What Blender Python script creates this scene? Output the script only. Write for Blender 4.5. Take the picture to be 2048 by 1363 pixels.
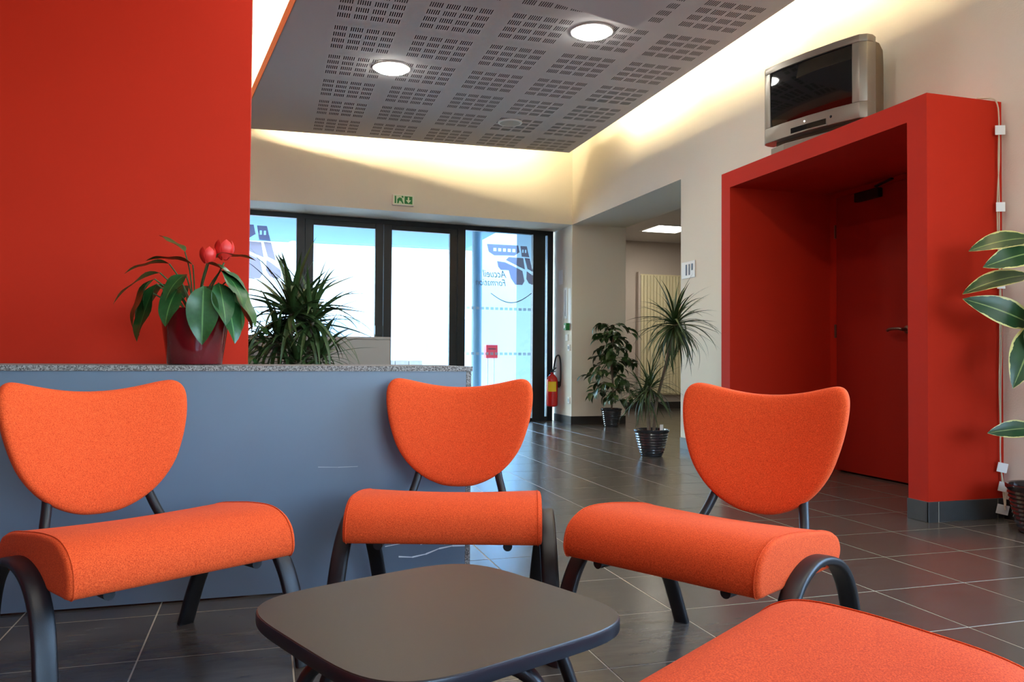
import bpy, math, random
from mathutils import Vector, Matrix, Euler

for o in list(bpy.data.objects):
    bpy.data.objects.remove(o)
scene = bpy.context.scene
COL = scene.collection
R = math.radians

# ------------------------------------------------------------------ camera
F_PX, YAW, PITCH, ROLL, EYE = 1613.8, R(16.914), R(1.231), R(0.355), 0.83
cam_d = bpy.data.cameras.new('camera')
cam_d.sensor_width = 36.0
cam_d.lens = F_PX / 2048 * 36.0
cam_d.clip_start = 0.02
cam = bpy.data.objects.new('camera', cam_d)
COL.objects.link(cam)
fw = Vector((math.sin(YAW) * math.cos(PITCH), math.cos(YAW) * math.cos(PITCH), math.sin(PITCH)))
rt = Vector((math.cos(YAW), -math.sin(YAW), 0))
up = rt.cross(fw)
rt2 = rt * math.cos(ROLL) + up * math.sin(ROLL)
up2 = up * math.cos(ROLL) - rt * math.sin(ROLL)
M = Matrix((rt2, up2, -fw)).transposed().to_4x4()
M.translation = (0, 0, EYE)
cam.matrix_world = M
scene.camera = cam

# ------------------------------------------------------------------ world, sun, daylight, exposure
world = bpy.data.worlds.new('sky'); scene.world = world
world.use_nodes = True
wn = world.node_tree
bg = wn.nodes['Background']
sky = wn.nodes.new('ShaderNodeTexSky')
sky.sky_type = 'NISHITA'; sky.sun_disc = False
sky.sun_elevation = R(42); sky.sun_rotation = R(-60)
sky.air_density = 1.2; sky.dust_density = 1.5
tint = wn.nodes.new('ShaderNodeMix'); tint.data_type = 'RGBA'; tint.blend_type = 'MULTIPLY'; tint.inputs[0].default_value = 1.0
tint.inputs[7].default_value = (.66, .86, 1.0, 1)      # daylight seen with the camera balanced for the warm lamps
wn.links.new(sky.outputs[0], tint.inputs[6]); wn.links.new(tint.outputs[2], bg.inputs[0])
bg.inputs[1].default_value = 2.7
sun_d = bpy.data.lights.new('sun', 'SUN'); sun_d.energy = 5.0; sun_d.angle = R(0.6); sun_d.color = (.78, .90, 1)
sun = bpy.data.objects.new('sun', sun_d); COL.objects.link(sun)
sun.location = (-12, 20, 14)
sun.rotation_euler = Vector((-0.75, 0.35, 0.72)).to_track_quat('Z', 'Y').to_euler()

def area(name, loc, target, sx, sy, power, col):
    d = bpy.data.lights.new(name, 'AREA'); d.shape = 'RECTANGLE'; d.size = sx; d.size_y = sy
    d.energy = power; d.color = col
    o = bpy.data.objects.new(name, d); COL.objects.link(o)
    o.location = loc
    o.rotation_euler = (Vector(target) - Vector(loc)).to_track_quat('-Z', 'Y').to_euler()
    return o
area('daylight_side_window', (3.86, .75, 1.8), (2.0, .75, 1.8), 3.1, 1.75, 44, (.86, .94, 1))
area('daylight_rear_window', (2.0, -3.12, 1.75), (2.0, 0, 1.75), 3.0, 1.7, 60, (.90, .94, 1))

scene.view_settings.view_transform = 'Standard'
scene.view_settings.look = 'None'
scene.view_settings.exposure = 0.17
scene.view_settings.gamma = 1.0
scene.view_settings.use_curve_mapping = False

# ------------------------------------------------------------------ helpers
def lin(c):
    c = c / 255
    return c / 12.92 if c <= .04045 else ((c + .055) / 1.055) ** 2.4
def rgb(r, g, b): return (lin(r), lin(g), lin(b), 1)

def mat(name, col, rough=.6, metal=0, var=0.0, vscale=30, bump=0.0, bscale=200, spec=.5, coat=0, emit=None, estr=0, stretch=None, sheen=0):
    m = bpy.data.materials.new(name); m.use_nodes = True
    nt = m.node_tree; p = nt.nodes['Principled BSDF']
    p.inputs['Base Color'].default_value = col
    p.inputs['Roughness'].default_value = rough
    p.inputs['Metallic'].default_value = metal
    p.inputs['Specular IOR Level'].default_value = spec
    p.inputs['Coat Weight'].default_value = coat
    p.inputs['Sheen Weight'].default_value = sheen
    if emit:
        p.inputs['Emission Color'].default_value = emit
        p.inputs['Emission Strength'].default_value = estr
    if var or bump:
        tc = nt.nodes.new('ShaderNodeTexCoord')
        src = tc.outputs['Object']
        if stretch:
            mp = nt.nodes.new('ShaderNodeMapping'); mp.inputs['Scale'].default_value = stretch
            nt.links.new(src, mp.inputs[0]); src = mp.outputs[0]
    if var:
        n = nt.nodes.new('ShaderNodeTexNoise'); n.inputs['Scale'].default_value = vscale; n.inputs['Detail'].default_value = 5
        nt.links.new(src, n.inputs['Vector'])
        mx = nt.nodes.new('ShaderNodeMix'); mx.data_type = 'RGBA'
        mx.inputs[6].default_value = tuple(max(0, c * (1 - var)) for c in col[:3]) + (1,)
        mx.inputs[7].default_value = tuple(min(1, c * (1 + var)) for c in col[:3]) + (1,)
        nt.links.new(n.outputs[0], mx.inputs[0]); nt.links.new(mx.outputs[2], p.inputs['Base Color'])
    if bump:
        n2 = nt.nodes.new('ShaderNodeTexNoise'); n2.inputs['Scale'].default_value = bscale; n2.inputs['Detail'].default_value = 3
        nt.links.new(src, n2.inputs['Vector'])
        b = nt.nodes.new('ShaderNodeBump'); b.inputs['Strength'].default_value = bump; b.inputs['Distance'].default_value = .004
        nt.links.new(n2.outputs[0], b.inputs['Height']); nt.links.new(b.outputs[0], p.inputs['Normal'])
    return m

def emat(name, col, s):
    m = bpy.data.materials.new(name); m.use_nodes = True
    nt = m.node_tree; nt.nodes.remove(nt.nodes['Principled BSDF'])
    e = nt.nodes.new('ShaderNodeEmission'); e.inputs[0].default_value = col; e.inputs[1].default_value = s
    nt.links.new(e.outputs[0], nt.nodes['Material Output'].inputs[0])
    return m

def glassmat(name, tint=(1, 1, 1, 1)):
    m = bpy.data.materials.new(name); m.use_nodes = True
    nt = m.node_tree; nt.nodes.remove(nt.nodes['Principled BSDF'])
    t = nt.nodes.new('ShaderNodeBsdfTransparent'); t.inputs[0].default_value = tint
    g = nt.nodes.new('ShaderNodeBsdfGlossy'); g.inputs['Roughness'].default_value = .02
    fr = nt.nodes.new('ShaderNodeFresnel'); fr.inputs[0].default_value = 1.35
    mx = nt.nodes.new('ShaderNodeMixShader')
    nt.links.new(fr.outputs[0], mx.inputs[0]); nt.links.new(t.outputs[0], mx.inputs[1]); nt.links.new(g.outputs[0], mx.inputs[2])
    nt.links.new(mx.outputs[0], nt.nodes['Material Output'].inputs[0])
    return m

def filmmat(name, tint):
    m = bpy.data.materials.new(name); m.use_nodes = True
    nt = m.node_tree; p = nt.nodes['Principled BSDF']
    p.inputs['Base Color'].default_value = tint; p.inputs['Roughness'].default_value = .5
    t = nt.nodes.new('ShaderNodeBsdfTransparent'); t.inputs[0].default_value = tint
    mx = nt.nodes.new('ShaderNodeMixShader'); mx.inputs[0].default_value = .35
    nt.links.new(t.outputs[0], mx.inputs[1]); nt.links.new(p.outputs[0], mx.inputs[2])
    nt.links.new(mx.outputs[0], nt.nodes['Material Output'].inputs[0])
    return m

class MB:
    def __init__(s): s.v = []; s.f = []; s.uv = None
    def box(s, x0, x1, y0, y1, z0, z1):
        return s.hexa([(x0, y0, z0), (x1, y0, z0), (x1, y1, z0), (x0, y1, z0), (x0, y0, z1), (x1, y0, z1), (x1, y1, z1), (x0, y1, z1)])
    def hexa(s, p):
        b = len(s.v); s.v += [tuple(q) for q in p]
        for q in ((0, 3, 2, 1), (4, 5, 6, 7), (0, 1, 5, 4), (1, 2, 6, 5), (2, 3, 7, 6), (3, 0, 4, 7)):
            s.f.append(tuple(b + i for i in q))
        return s
    def quad(s, *p):
        b = len(s.v); s.v += [tuple(q) for q in p]; s.f.append(tuple(range(b, b + len(p)))); return s
    def prism(s, poly, z0, z1, fn=None):
        n = len(poly); b = len(s.v)
        fn = fn or (lambda x, y, z: (x, y, z))
        s.v += [fn(x, y, z0) for x, y in poly] + [fn(x, y, z1) for x, y in poly]
        s.f.append(tuple(b + i for i in reversed(range(n)))); s.f.append(tuple(b + n + i for i in range(n)))
        for i in range(n):
            j = (i + 1) % n; s.f.append((b + i, b + j, b + n + j, b + n + i))
        return s
    def rings(s, rings, cap0=True, cap1=True, closed=True):
        n = len(rings[0]); b = len(s.v)
        for r in rings: s.v += [tuple(q) for q in r]
        for k in range(len(rings) - 1):
            for i in range(n if closed else n - 1):
                j = (i + 1) % n
                s.f.append((b + k * n + i, b + k * n + j, b + (k + 1) * n + j, b + (k + 1) * n + i))
        if cap0: s.f.append(tuple(b + i for i in reversed(range(n))))
        if cap1: s.f.append(tuple(b + (len(rings) - 1) * n + i for i in range(n)))
        return s
    def lathe(s, prof, n=28, c=(0, 0, 0), cap0=True, cap1=True):
        return s.rings([[(c[0] + r * math.cos(2 * math.pi * i / n), c[1] + r * math.sin(2 * math.pi * i / n), c[2] + z) for i in range(n)] for r, z in prof], cap0, cap1)
    def sweep(s, path, sec, ref):
        P = [Vector(p) for p in path]; ref = Vector(ref); rr = []
        for i, p in enumerate(P):
            t = (P[min(i + 1, len(P) - 1)] - P[max(i - 1, 0)]).normalized()
            a = (ref - t * ref.dot(t)).normalized(); nn = t.cross(a)
            rr.append([p + a * u + nn * w for u, w in sec])
        return s.rings(rr)
    def tube(s, path, r, n=10):
        P = [Vector(p) for p in path]
        d = (P[-1] - P[0]).normalized()
        ref = Vector((0, 0, 1)) if abs(d.z) < .7 else Vector((1, 0, 0))
        if len(P) > 2:
            nn = (P[len(P) // 2] - P[0]).cross(P[-1] - P[0])
            if nn.length > 1e-4: ref = nn.normalized()
        rs = r if isinstance(r, (list, tuple)) else [r] * len(P)
        rr = []
        for i, p in enumerate(P):
            t = (P[min(i + 1, len(P) - 1)] - P[max(i - 1, 0)]).normalized()
            a = ref - t * ref.dot(t)
            a = a.normalized() if a.length > 1e-5 else t.orthogonal().normalized()
            b = t.cross(a)
            rr.append([p + (a * math.cos(2 * math.pi * k / n) + b * math.sin(2 * math.pi * k / n)) * rs[i] for k in range(n)])
        return s.rings(rr)
    def mesh(s, name, smooth=None):
        me = bpy.data.meshes.new(name); me.from_pydata([tuple(v) for v in s.v], [], s.f); me.update()
        if smooth is not None:
            for p in me.polygons: p.use_smooth = True
            me.set_sharp_from_angle(angle=R(smooth))
        return me
    def build(s, name, m, parent=None, smooth=None, bevel=0, subsurf=0, recalc=True):
        me = s.mesh(name, smooth)
        if recalc:
            import bmesh
            bm = bmesh.new(); bm.from_mesh(me); bmesh.ops.recalc_face_normals(bm, faces=bm.faces); bm.to_mesh(me); bm.free()
        return link(name, me, m, parent, bevel, subsurf)

def link(name, me, m, parent=None, bevel=0, subsurf=0):
    o = bpy.data.objects.new(name, me); COL.objects.link(o)
    if m and not me.materials: me.materials.append(m)
    if parent: o.parent = parent
    if bevel:
        b = o.modifiers.new('bevel', 'BEVEL'); b.width = bevel; b.segments = 2; b.limit_method = 'ANGLE'
    if subsurf:
        q = o.modifiers.new('sub', 'SUBSURF'); q.levels = subsurf; q.render_levels = subsurf
    return o

def tag(o, label, cat, group=None):
    o['label'] = label; o['category'] = cat
    if group: o['group'] = group
    return o
def struct(o): o['kind'] = 'structure'; return o
def thing(name, label, cat, loc=(0, 0, 0), rz=0, group=None):
    o = bpy.data.objects.new(name, None); COL.objects.link(o)
    o.empty_display_size = .05
    o.location = loc; o.rotation_euler = (0, 0, rz)
    return tag(o, label, cat, group)
def catmull(pts, k=6):
    P = [Vector(p) for p in pts]; out = []
    for i in range(len(P) - 1):
        a, b, c, d = P[max(i - 1, 0)], P[i], P[i + 1], P[min(i + 2, len(P) - 1)]
        for j in range(k):
            t = j / k
            out.append(.5 * ((2 * b) + (c - a) * t + (2 * a - 5 * b + 4 * c - d) * t * t + (3 * b - a - 3 * c + d) * t ** 3))
    out.append(P[-1]); return out
def ell(a, b, n=14, p=2.0):
    out = []
    for i in range(n):
        t = 2 * math.pi * i / n; c, s_ = math.cos(t), math.sin(t)
        out.append((a * math.copysign(abs(c) ** (2 / p), c), b * math.copysign(abs(s_) ** (2 / p), s_)))
    return out

# ------------------------------------------------------------------ materials
def tile_mat():
    m = mat('floor_tile', rgb(80, 74, 70), .3, var=.0, bump=.0)
    nt = m.node_tree; p = nt.nodes['Principled BSDF']
    tc = nt.nodes.new('ShaderNodeTexCoord'); oi = nt.nodes.new('ShaderNodeObjectInfo')
    va = nt.nodes.new('ShaderNodeVectorMath'); va.operation = 'ADD'
    geo = nt.nodes.new('ShaderNodeNewGeometry')
    mp = nt.nodes.new('ShaderNodeMapping'); mp.inputs['Scale'].default_value = (3, 14, 3)
    nt.links.new(geo.outputs['Position'], mp.inputs[0])
    n = nt.nodes.new('ShaderNodeTexNoise'); n.inputs['Scale'].default_value = 2.2; n.inputs['Detail'].default_value = 8; n.inputs['Roughness'].default_value = .65
    nt.links.new(mp.outputs[0], n.inputs['Vector'])
    cr = nt.nodes.new('ShaderNodeValToRGB')
    cr.color_ramp.elements[0].position = .25; cr.color_ramp.elements[0].color = rgb(74, 68, 62)
    cr.color_ramp.elements[1].position = .8; cr.color_ramp.elements[1].color = rgb(94, 87, 79)
    nt.links.new(n.outputs[0], cr.inputs[0]); nt.links.new(cr.outputs[0], p.inputs['Base Color'])
    mr = nt.nodes.new('ShaderNodeMapRange'); mr.inputs[3].default_value = .16; mr.inputs[4].default_value = .28
    nt.links.new(n.outputs[0], mr.inputs[0]); nt.links.new(mr.outputs[0], p.inputs['Roughness'])
    b = nt.nodes.new('ShaderNodeBump'); b.inputs['Strength'].default_value = .05; b.inputs['Distance'].default_value = .002
    nt.links.new(n.outputs[0], b.inputs['Height']); nt.links.new(b.outputs[0], p.inputs['Normal'])
    return m

def fabric_mat():
    m = bpy.data.materials.new('orange_fabric'); m.use_nodes = True
    nt = m.node_tree; p = nt.nodes['Principled BSDF']
    p.inputs['Roughness'].default_value = .85; p.inputs['Specular IOR Level'].default_value = .2
    p.inputs['Sheen Weight'].default_value = .12; p.inputs['Sheen Tint'].default_value = rgb(255, 170, 130)
    tc = nt.nodes.new('ShaderNodeTexCoord')
    n = nt.nodes.new('ShaderNodeTexNoise'); n.inputs['Scale'].default_value = 420; n.inputs['Detail'].default_value = 2
    nt.links.new(tc.outputs['Object'], n.inputs['Vector'])
    cr = nt.nodes.new('ShaderNodeValToRGB')
    cr.color_ramp.elements[0].position = .33; cr.color_ramp.elements[0].color = rgb(206, 62, 22)
    cr.color_ramp.elements[1].position = .68; cr.color_ramp.elements[1].color = rgb(244, 96, 42)
    nt.links.new(n.outputs[0], cr.inputs[0]); nt.links.new(cr.outputs[0], p.inputs['Base Color'])
    b = nt.nodes.new('ShaderNodeBump'); b.inputs['Strength'].default_value = .35; b.inputs['Distance'].default_value = .0015
    nt.links.new(n.outputs[0], b.inputs['Height']); nt.links.new(b.outputs[0], p.inputs['Normal'])
    return m

def chip_mat():
    m = bpy.data.materials.new('chipboard_edge'); m.use_nodes = True
    nt = m.node_tree; p = nt.nodes['Principled BSDF']; p.inputs['Roughness'].default_value = .8
    tc = nt.nodes.new('ShaderNodeTexCoord')
    v = nt.nodes.new('ShaderNodeTexVoronoi'); v.inputs['Scale'].default_value = 260
    nt.links.new(tc.outputs['Object'], v.inputs['Vector'])
    cr = nt.nodes.new('ShaderNodeValToRGB')
    cr.color_ramp.elements[0].position = .2; cr.color_ramp.elements[0].color = rgb(78, 72, 68)
    cr.color_ramp.elements[1].position = .8; cr.color_ramp.elements[1].color = rgb(158, 152, 146)
    nt.links.new(v.outputs['Color'], cr.inputs[0]); nt.links.new(cr.outputs[0], p.inputs['Base Color'])
    return m

def leaf_mat(name, c1, c2, margin=None, rough=.35, mid=None):
    m = bpy.data.materials.new(name); m.use_nodes = True
    nt = m.node_tree; p = nt.nodes['Principled BSDF']; p.inputs['Roughness'].default_value = rough
    tc = nt.nodes.new('ShaderNodeTexCoord')
    n = nt.nodes.new('ShaderNodeTexNoise'); n.inputs['Scale'].default_value = 18; n.inputs['Detail'].default_value = 4
    nt.links.new(tc.outputs['Object'], n.inputs['Vector'])
    mx = nt.nodes.new('ShaderNodeMix'); mx.data_type = 'RGBA'; mx.inputs[6].default_value = c1; mx.inputs[7].default_value = c2
    nt.links.new(n.outputs[0], mx.inputs[0]); out = mx.outputs[2]
    uv = nt.nodes.new('ShaderNodeUVMap'); sp = nt.nodes.new('ShaderNodeSeparateXYZ'); nt.links.new(uv.outputs[0], sp.inputs[0])
    ab = nt.nodes.new('ShaderNodeMath'); ab.operation = 'ABSOLUTE'; nt.links.new(sp.outputs[1], ab.inputs[0])
    if margin:
        ad = nt.nodes.new('ShaderNodeMath'); ad.operation = 'MULTIPLY_ADD'; ad.inputs[1].default_value = .5
        nt.links.new(n.outputs[0], ad.inputs[0]); nt.links.new(ab.outputs[0], ad.inputs[2])
        gt = nt.nodes.new('ShaderNodeMath'); gt.operation = 'GREATER_THAN'; gt.inputs[1].default_value = 1.13
        nt.links.new(ad.outputs[0], gt.inputs[0])
        m2 = nt.nodes.new('ShaderNodeMix'); m2.data_type = 'RGBA'; m2.inputs[7].default_value = margin
        nt.links.new(gt.outputs[0], m2.inputs[0]); nt.links.new(out, m2.inputs[6]); out = m2.outputs[2]
    if mid:
        lt = nt.nodes.new('ShaderNodeMath'); lt.operation = 'LESS_THAN'; lt.inputs[1].default_value = .05
        nt.links.new(ab.outputs[0], lt.inputs[0])
        m3 = nt.nodes.new('ShaderNodeMix'); m3.data_type = 'RGBA'; m3.inputs[7].default_value = mid
        nt.links.new(lt.outputs[0], m3.inputs[0]); nt.links.new(out, m3.inputs[6]); out = m3.outputs[2]
    nt.links.new(out, p.inputs['Base Color'])
    return m

MT = dict(
    wall=mat('cream_wallpaper', rgb(232, 226, 210), .8, bump=.35, bscale=140),
    wall_plain=mat('white_paint', rgb(236, 234, 228), .8),
    shaded_red=mat('shaded_red_paint', rgb(150, 30, 18), .6, spec=.2),  # surround's red made darker: shade of the recess put into the door colour
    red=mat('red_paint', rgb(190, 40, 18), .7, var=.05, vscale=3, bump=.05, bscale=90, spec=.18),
    ceil=mat('grey_white_ceiling', rgb(205, 200, 198), .85),
    black_felt=mat('dark_felt', rgb(70, 64, 62), .95),
    orange_edge=mat('orange_edge_paint', rgb(244, 120, 40), .6),
    grout=mat('grout', rgb(178, 166, 146), .85, var=.1, vscale=40),
    tile=tile_mat(),
    skirt=mat('skirting_tile', rgb(66, 66, 66), .35, var=.2, vscale=14),
    skirt_dark=mat('dark_skirting', rgb(38, 34, 32), .4),
    fabric=fabric_mat(),
    seam=mat('orange_piping', rgb(216, 74, 32), .85),
    black=mat('black_powder_coat', rgb(22, 23, 26), .42, bump=.08, bscale=600),
    tabletop=mat('dark_laminate', rgb(44, 34, 27), .42, var=.12, vscale=500, bump=.05, bscale=700),
    tableedge=mat('black_edging', rgb(26, 28, 36), .38),
    counter=mat('grey_laminate', rgb(104, 116, 130), .45, var=.06, vscale=4),
    chip=chip_mat(),
    frame=mat('dark_aluminium', rgb(26, 29, 34), .4, metal=.3),
    glass=glassmat('clear_glass', (.97, .99, 1, 1)),
    sticker=filmmat('mauve_film', (.34, .27, .32, 1)),
    sticker_line=mat('grey_film', rgb(96, 104, 120), .6),
    white=mat('white_plastic', rgb(238, 238, 234), .45),
    frost=filmmat('frosted_band', (.78, .86, .90, 1)),
    silver=mat('silver_plastic', rgb(142, 136, 126), .36, metal=.55),
    screen=mat('black_screen', rgb(10, 10, 10), .04, spec=.6),
    darkplastic=mat('dark_plastic', rgb(92, 80, 62), .5),
    redpot=mat('oxblood_glaze', rgb(96, 10, 18), .12, var=.25, vscale=20, coat=.6),
    darkpot=mat('dark_glaze', rgb(44, 48, 52), .18, coat=.5),
    brownpot=mat('dark_brown_glaze', rgb(40, 28, 28), .15, coat=.5),
    soil=mat('soil', rgb(58, 38, 28), .95, var=.4, vscale=60, bump=.8, bscale=80),
    bark=mat('bark', rgb(112, 98, 82), .85, var=.3, vscale=30, bump=.4, bscale=60),
    stem=mat('green_stem', rgb(60, 84, 44), .5),
    trough=mat('taupe_laminate', rgb(140, 128, 118), .6),
    leaf_lily=leaf_mat('glossy_leaf', rgb(22, 62, 30), rgb(48, 92, 44), mid=rgb(90, 130, 70)),
    leaf_drac=leaf_mat('dracaena_leaf', rgb(30, 52, 26), rgb(66, 88, 42), rough=.45),
    leaf_ficus=leaf_mat('ficus_leaf', rgb(28, 54, 24), rgb(56, 88, 36), rough=.4),
    leaf_rubber=leaf_mat('variegated_leaf', rgb(20, 56, 34), rgb(52, 84, 44), margin=rgb(206, 200, 130), rough=.3, mid=rgb(130, 150, 90)),
    petal=mat('red_petal', rgb(214, 40, 34), .45),
    ext_red=mat('extinguisher_red', rgb(196, 24, 20), .25, coat=.4),
    yellow=mat('yellow_label', rgb(240, 200, 30), .5),
    rubber=mat('black_rubber', rgb(20, 20, 22), .5),
    green=mat('sign_green', rgb(0, 120, 50), .5),
    signface=mat('sign_face', rgb(226, 238, 206), .5),
    cable=mat('cream_cable', rgb(214, 204, 176), .5),
    tape=mat('white_tape', rgb(238, 238, 236), .6),
    cream=mat('cream_panel', rgb(226, 216, 178), .6),
    corridor=mat('corridor_paint', rgb(198, 186, 176), .85),
    brass=mat('steel_handle', rgb(120, 96, 84), .35, metal=.8),
    canopy=mat('canopy_soffit', rgb(76, 122, 164), .7),
    paving=mat('pale_paving', rgb(206, 202, 194), .85, var=.08, vscale=2),
    facade=mat('white_render', rgb(214, 212, 208), .9),
    bluecol=mat('blue_grey_paint', rgb(92, 128, 150), .6),
    brick=mat('grey_stone', rgb(150, 138, 128), .9, var=.2, vscale=12),
    steel=mat('galvanised_steel', rgb(150, 155, 160), .4, metal=.7),
    postred=mat('red_enamel', rgb(190, 40, 50), .4),
)

# ================================================================== SETTING
XW = lambda y: 3.80 - .0099 * y            # inner face of the right wall
A0 = Vector((3.707, 9.577)); UU = Vector((-.9956, -.0940)); NN = Vector((-.0940, .9956))   # entrance wall frame
def ent(s, off, z):
    p = A0 + UU * s + NN * off
    return (p.x, p.y, z)
ZT = 3.85

# ---- floor: grout bed and tiles
TP, TX, TY = .40612, 2.515, 2.825
floor = struct(MB().box(-4.2, 9.2, -3.2, 12.3, -.10, -.0009).build('floor', MT['grout']))
def tile_mesh(sx=1.0, sy=1.0):
    h = TP / 2 - .0022; b = .0008
    m = MB()
    m.rings([[(-h, -h, -.012), (h, -h, -.012), (h, h, -.012), (-h, h, -.012)], [(-h, -h, -b), (h, -h, -b), (h, h, -b), (-h, h, -b)],
             [(-h + b, -h + b, 0), (h - b, -h + b, 0), (h - b, h - b, 0), (-h + b, h - b, 0)]])
    return m
tm = tile_mesh().mesh('floor_tile'); tm.materials.append(MT['tile'])
cells = []
for i in range(-17, 17):
    for j in range(-15, 24):
        cx, cy = TX + (i + .5) * TP, TY + (j + .5) * TP
        if not (-4.0 < cx < 9.0 and -3.0 < cy < 12.1): continue
        if cy > 10.0 and cx < 4.3: continue
        dep = cx * fw.x + cy * fw.y; lat = cx * rt.x + cy * rt.y
        vis = dep > .5 and abs(lat) / dep < .72 and EYE / dep < .55 and not (cx < .45 and cy > 3.2)
        cells.append((0 if vis else 1, dep, cx, cy))
cells.sort()
rest = MB(); tmb = tile_mesh()
for k, (nv, dep, cx, cy) in enumerate(cells):
    if nv == 0 and k < 295:
        o = bpy.data.objects.new('tile', tm); COL.objects.link(o); o.location = (cx, cy, 0); o.parent = floor
    else:
        b = len(rest.v)
        rest.v += [(x + cx, y + cy, z) for x, y, z in tmb.v]; rest.f += [tuple(b + q for q in f) for f in tmb.f]
ro = rest.build('tile_field', MT['tile'], floor, recalc=False); ro['kind'] = 'stuff'

# ---- right wall (thick, with side window, door recess and passage openings)
wr = MB()
def wseg(y0, y1, z0, z1, x1=4.45):
    wr.hexa([(XW(y0), y0, z0), (x1, y0, z0), (x1, y1, z0), (XW(y1), y1, z0), (XW(y0), y0, z1), (x1, y0, z1), (x1, y1, z1), (XW(y1), y1, z1)])
wseg(-3.2, -.8, 0, ZT, 4.05); wseg(-.8, 2.3, 0, .9, 4.05); wseg(-.8, 2.3, 2.7, ZT, 4.05); wseg(2.3, 3.364, 0, ZT, 4.05)
wseg(3.364, 5.344, 2.2255, ZT); wseg(5.344, 6.81, 0, ZT); wseg(6.81, 9.577, 2.535, ZT); wseg(9.577, 10.35, 0, ZT)
wall_r = struct(wr.build('wall_right', MT['wall']))
# ---- entrance wall: lintel over the glazing
wb = MB()
wb.hexa([ent(-.15, 0, 2.535), ent(8.1, 0, 2.535), ent(8.1, .72, 2.535), ent(-.15, .72, 2.535), ent(-.15, 0, ZT), ent(8.1, 0, ZT), ent(8.1, .72, ZT), ent(-.15, .72, ZT)])
wb.hexa([ent(4.5, .0, 0), ent(8.1, .0, 0), ent(8.1, .72, 0), ent(4.5, .72, 0), ent(4.5, 0, 2.535), ent(8.1, 0, 2.535), ent(8.1, .72, 2.535), ent(4.5, .72, 2.535)])
struct(wb.build('wall_back', MT['wall']))
# ---- red partition, outer left wall, wall behind the viewer with a wide window
struct(MB().box(-4.1, -.078, 3.62, 3.78, 0, ZT).build('wall_left', MT['red']))
struct(MB().box(-4.2, -4.05, -3.2, 9.0, 0, ZT).build('wall_side', MT['red']))
wf = MB(); wf.box(-4.2, 4.05, -3.2, -3.05, 0, .85); wf.box(-4.2, 4.05, -3.2, -3.05, 2.65, ZT); wf.box(-4.2, .45, -3.2, -3.05, .85, 2.65); wf.box(3.55, 4.05, -3.2, -3.05, .85, 2.65)
struct(wf.build('wall_front', MT['wall']))
w5 = struct(MB().box(.45, 3.55, -3.14, -3.13, .85, 2.65).build('window_5', MT['glass']))
wm = MB()
for x in (.45, 1.47, 2.48, 3.49): wm.box(x, x + .06, -3.16, -3.10, .85, 2.65)
wm.box(.45, 3.55, -3.16, -3.10, .85, .91); wm.box(.45, 3.55, -3.16, -3.10, 2.59, 2.65)
wm.build('window_frame', MT['frame'], w5)
w6 = struct(MB().box(3.92, 3.93, -.8, 2.3, .9, 2.7).build('window_6', MT['glass']))
wm = MB()
for y_ in (-.8, .72, 2.24): wm.box(3.90, 3.95, y_, y_ + .06, .9, 2.7)
wm.box(3.90, 3.95, -.8, 2.3, .9, .96); wm.box(3.90, 3.95, -.8, 2.3, 2.64, 2.7)
wm.build('window_frame', MT['frame'], w6)

# ---- suspended ceiling raft with real perforations, upper ceiling, bulkhead
ZC = 3.28
GX = [.455 + .602 * k for k in range(5)]; GY = [6.034 + .604 * j for j in range(-3, 5)]
CW, CG, RW, RG = .0882, .031, .078, .0447
slots = []
for gx in GX:
    for c in range(4):
        for k in range(6):
            x0 = gx + c * (CW + CG) + k * .01612
            slots.append((x0, x0 + .0076))
rows = [(gy + r * (RW + RG), gy + r * (RW + RG) + RW) for gy in GY for r in range(4)]
cm = MB()
X0, X1, Y0, Y1 = .42, 3.412, 4.15, 8.925
yy = Y0
for a, b in rows:
    cm.quad((X0, yy, ZC), (X0, a, ZC), (X1, a, ZC), (X1, yy, ZC))
    xx = X0
    for s0, s1 in slots:
        cm.quad((xx, a, ZC), (xx, b, ZC), (s0, b, ZC), (s0, a, ZC)); xx = s1
    cm.quad((xx, a, ZC), (xx, b, ZC), (X1, b, ZC), (X1, a, ZC))
    yy = b
cm.quad((X0, yy, ZC), (X0, Y1, ZC), (X1, Y1, ZC), (X1, yy, ZC))
BE = lambda x: 8.949 + (3.419 - x) * .0338         # far edge of the raft
LE = lambda y: .165 - (y - 5.69) * .1410           # slanting open edge of the raft
YL = 5.69 + (.165 - X0) / .1410                    # where the slanting edge meets the perforated field
cm.quad((X0, YL, ZC), (X0, BE(X0), ZC), (LE(9.08), 9.08, ZC))
cm.quad((LE(-2.9), -2.9, ZC), (X0, YL, ZC), (X0, Y0, ZC), (3.419, Y0, ZC), (3.419, -2.9, ZC))
cm.quad((X1, Y0, ZC), (3.419, Y0, ZC), (3.419, Y1, ZC), (X1, Y1, ZC))
cm.quad((X0, Y1, ZC), (3.419, Y1, ZC), (3.419, 8.949, ZC), (X0, BE(X0), ZC))
ceil = struct(cm.build('ceiling', MT['ceil'], recalc=False))
bk = MB(); pl = [(LE(-2.9) + .004, -2.9), (3.417, -2.9), (3.417, 8.947), (LE(9.08) + .004, 9.078)]
bk.prism(pl, ZC + .012, ZC + .095)
bk.build('felt_backing', MT['black_felt'], ceil)
ed = MB()
ed.hexa([(LE(-2.9) - .004, -2.9, ZC), (LE(-2.9) + .003, -2.9, ZC), (LE(9.08) + .003, 9.08, ZC), (LE(9.08) - .004, 9.08, ZC), (LE(-2.9) - .004, -2.9, ZC + .1), (LE(-2.9) + .003, -2.9, ZC + .1), (LE(9.08) + .003, 9.08, ZC + .1), (LE(9.08) - .004, 9.08, ZC + .1)])
ed.build('edge_strip', MT['orange_edge'], ceil)
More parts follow.
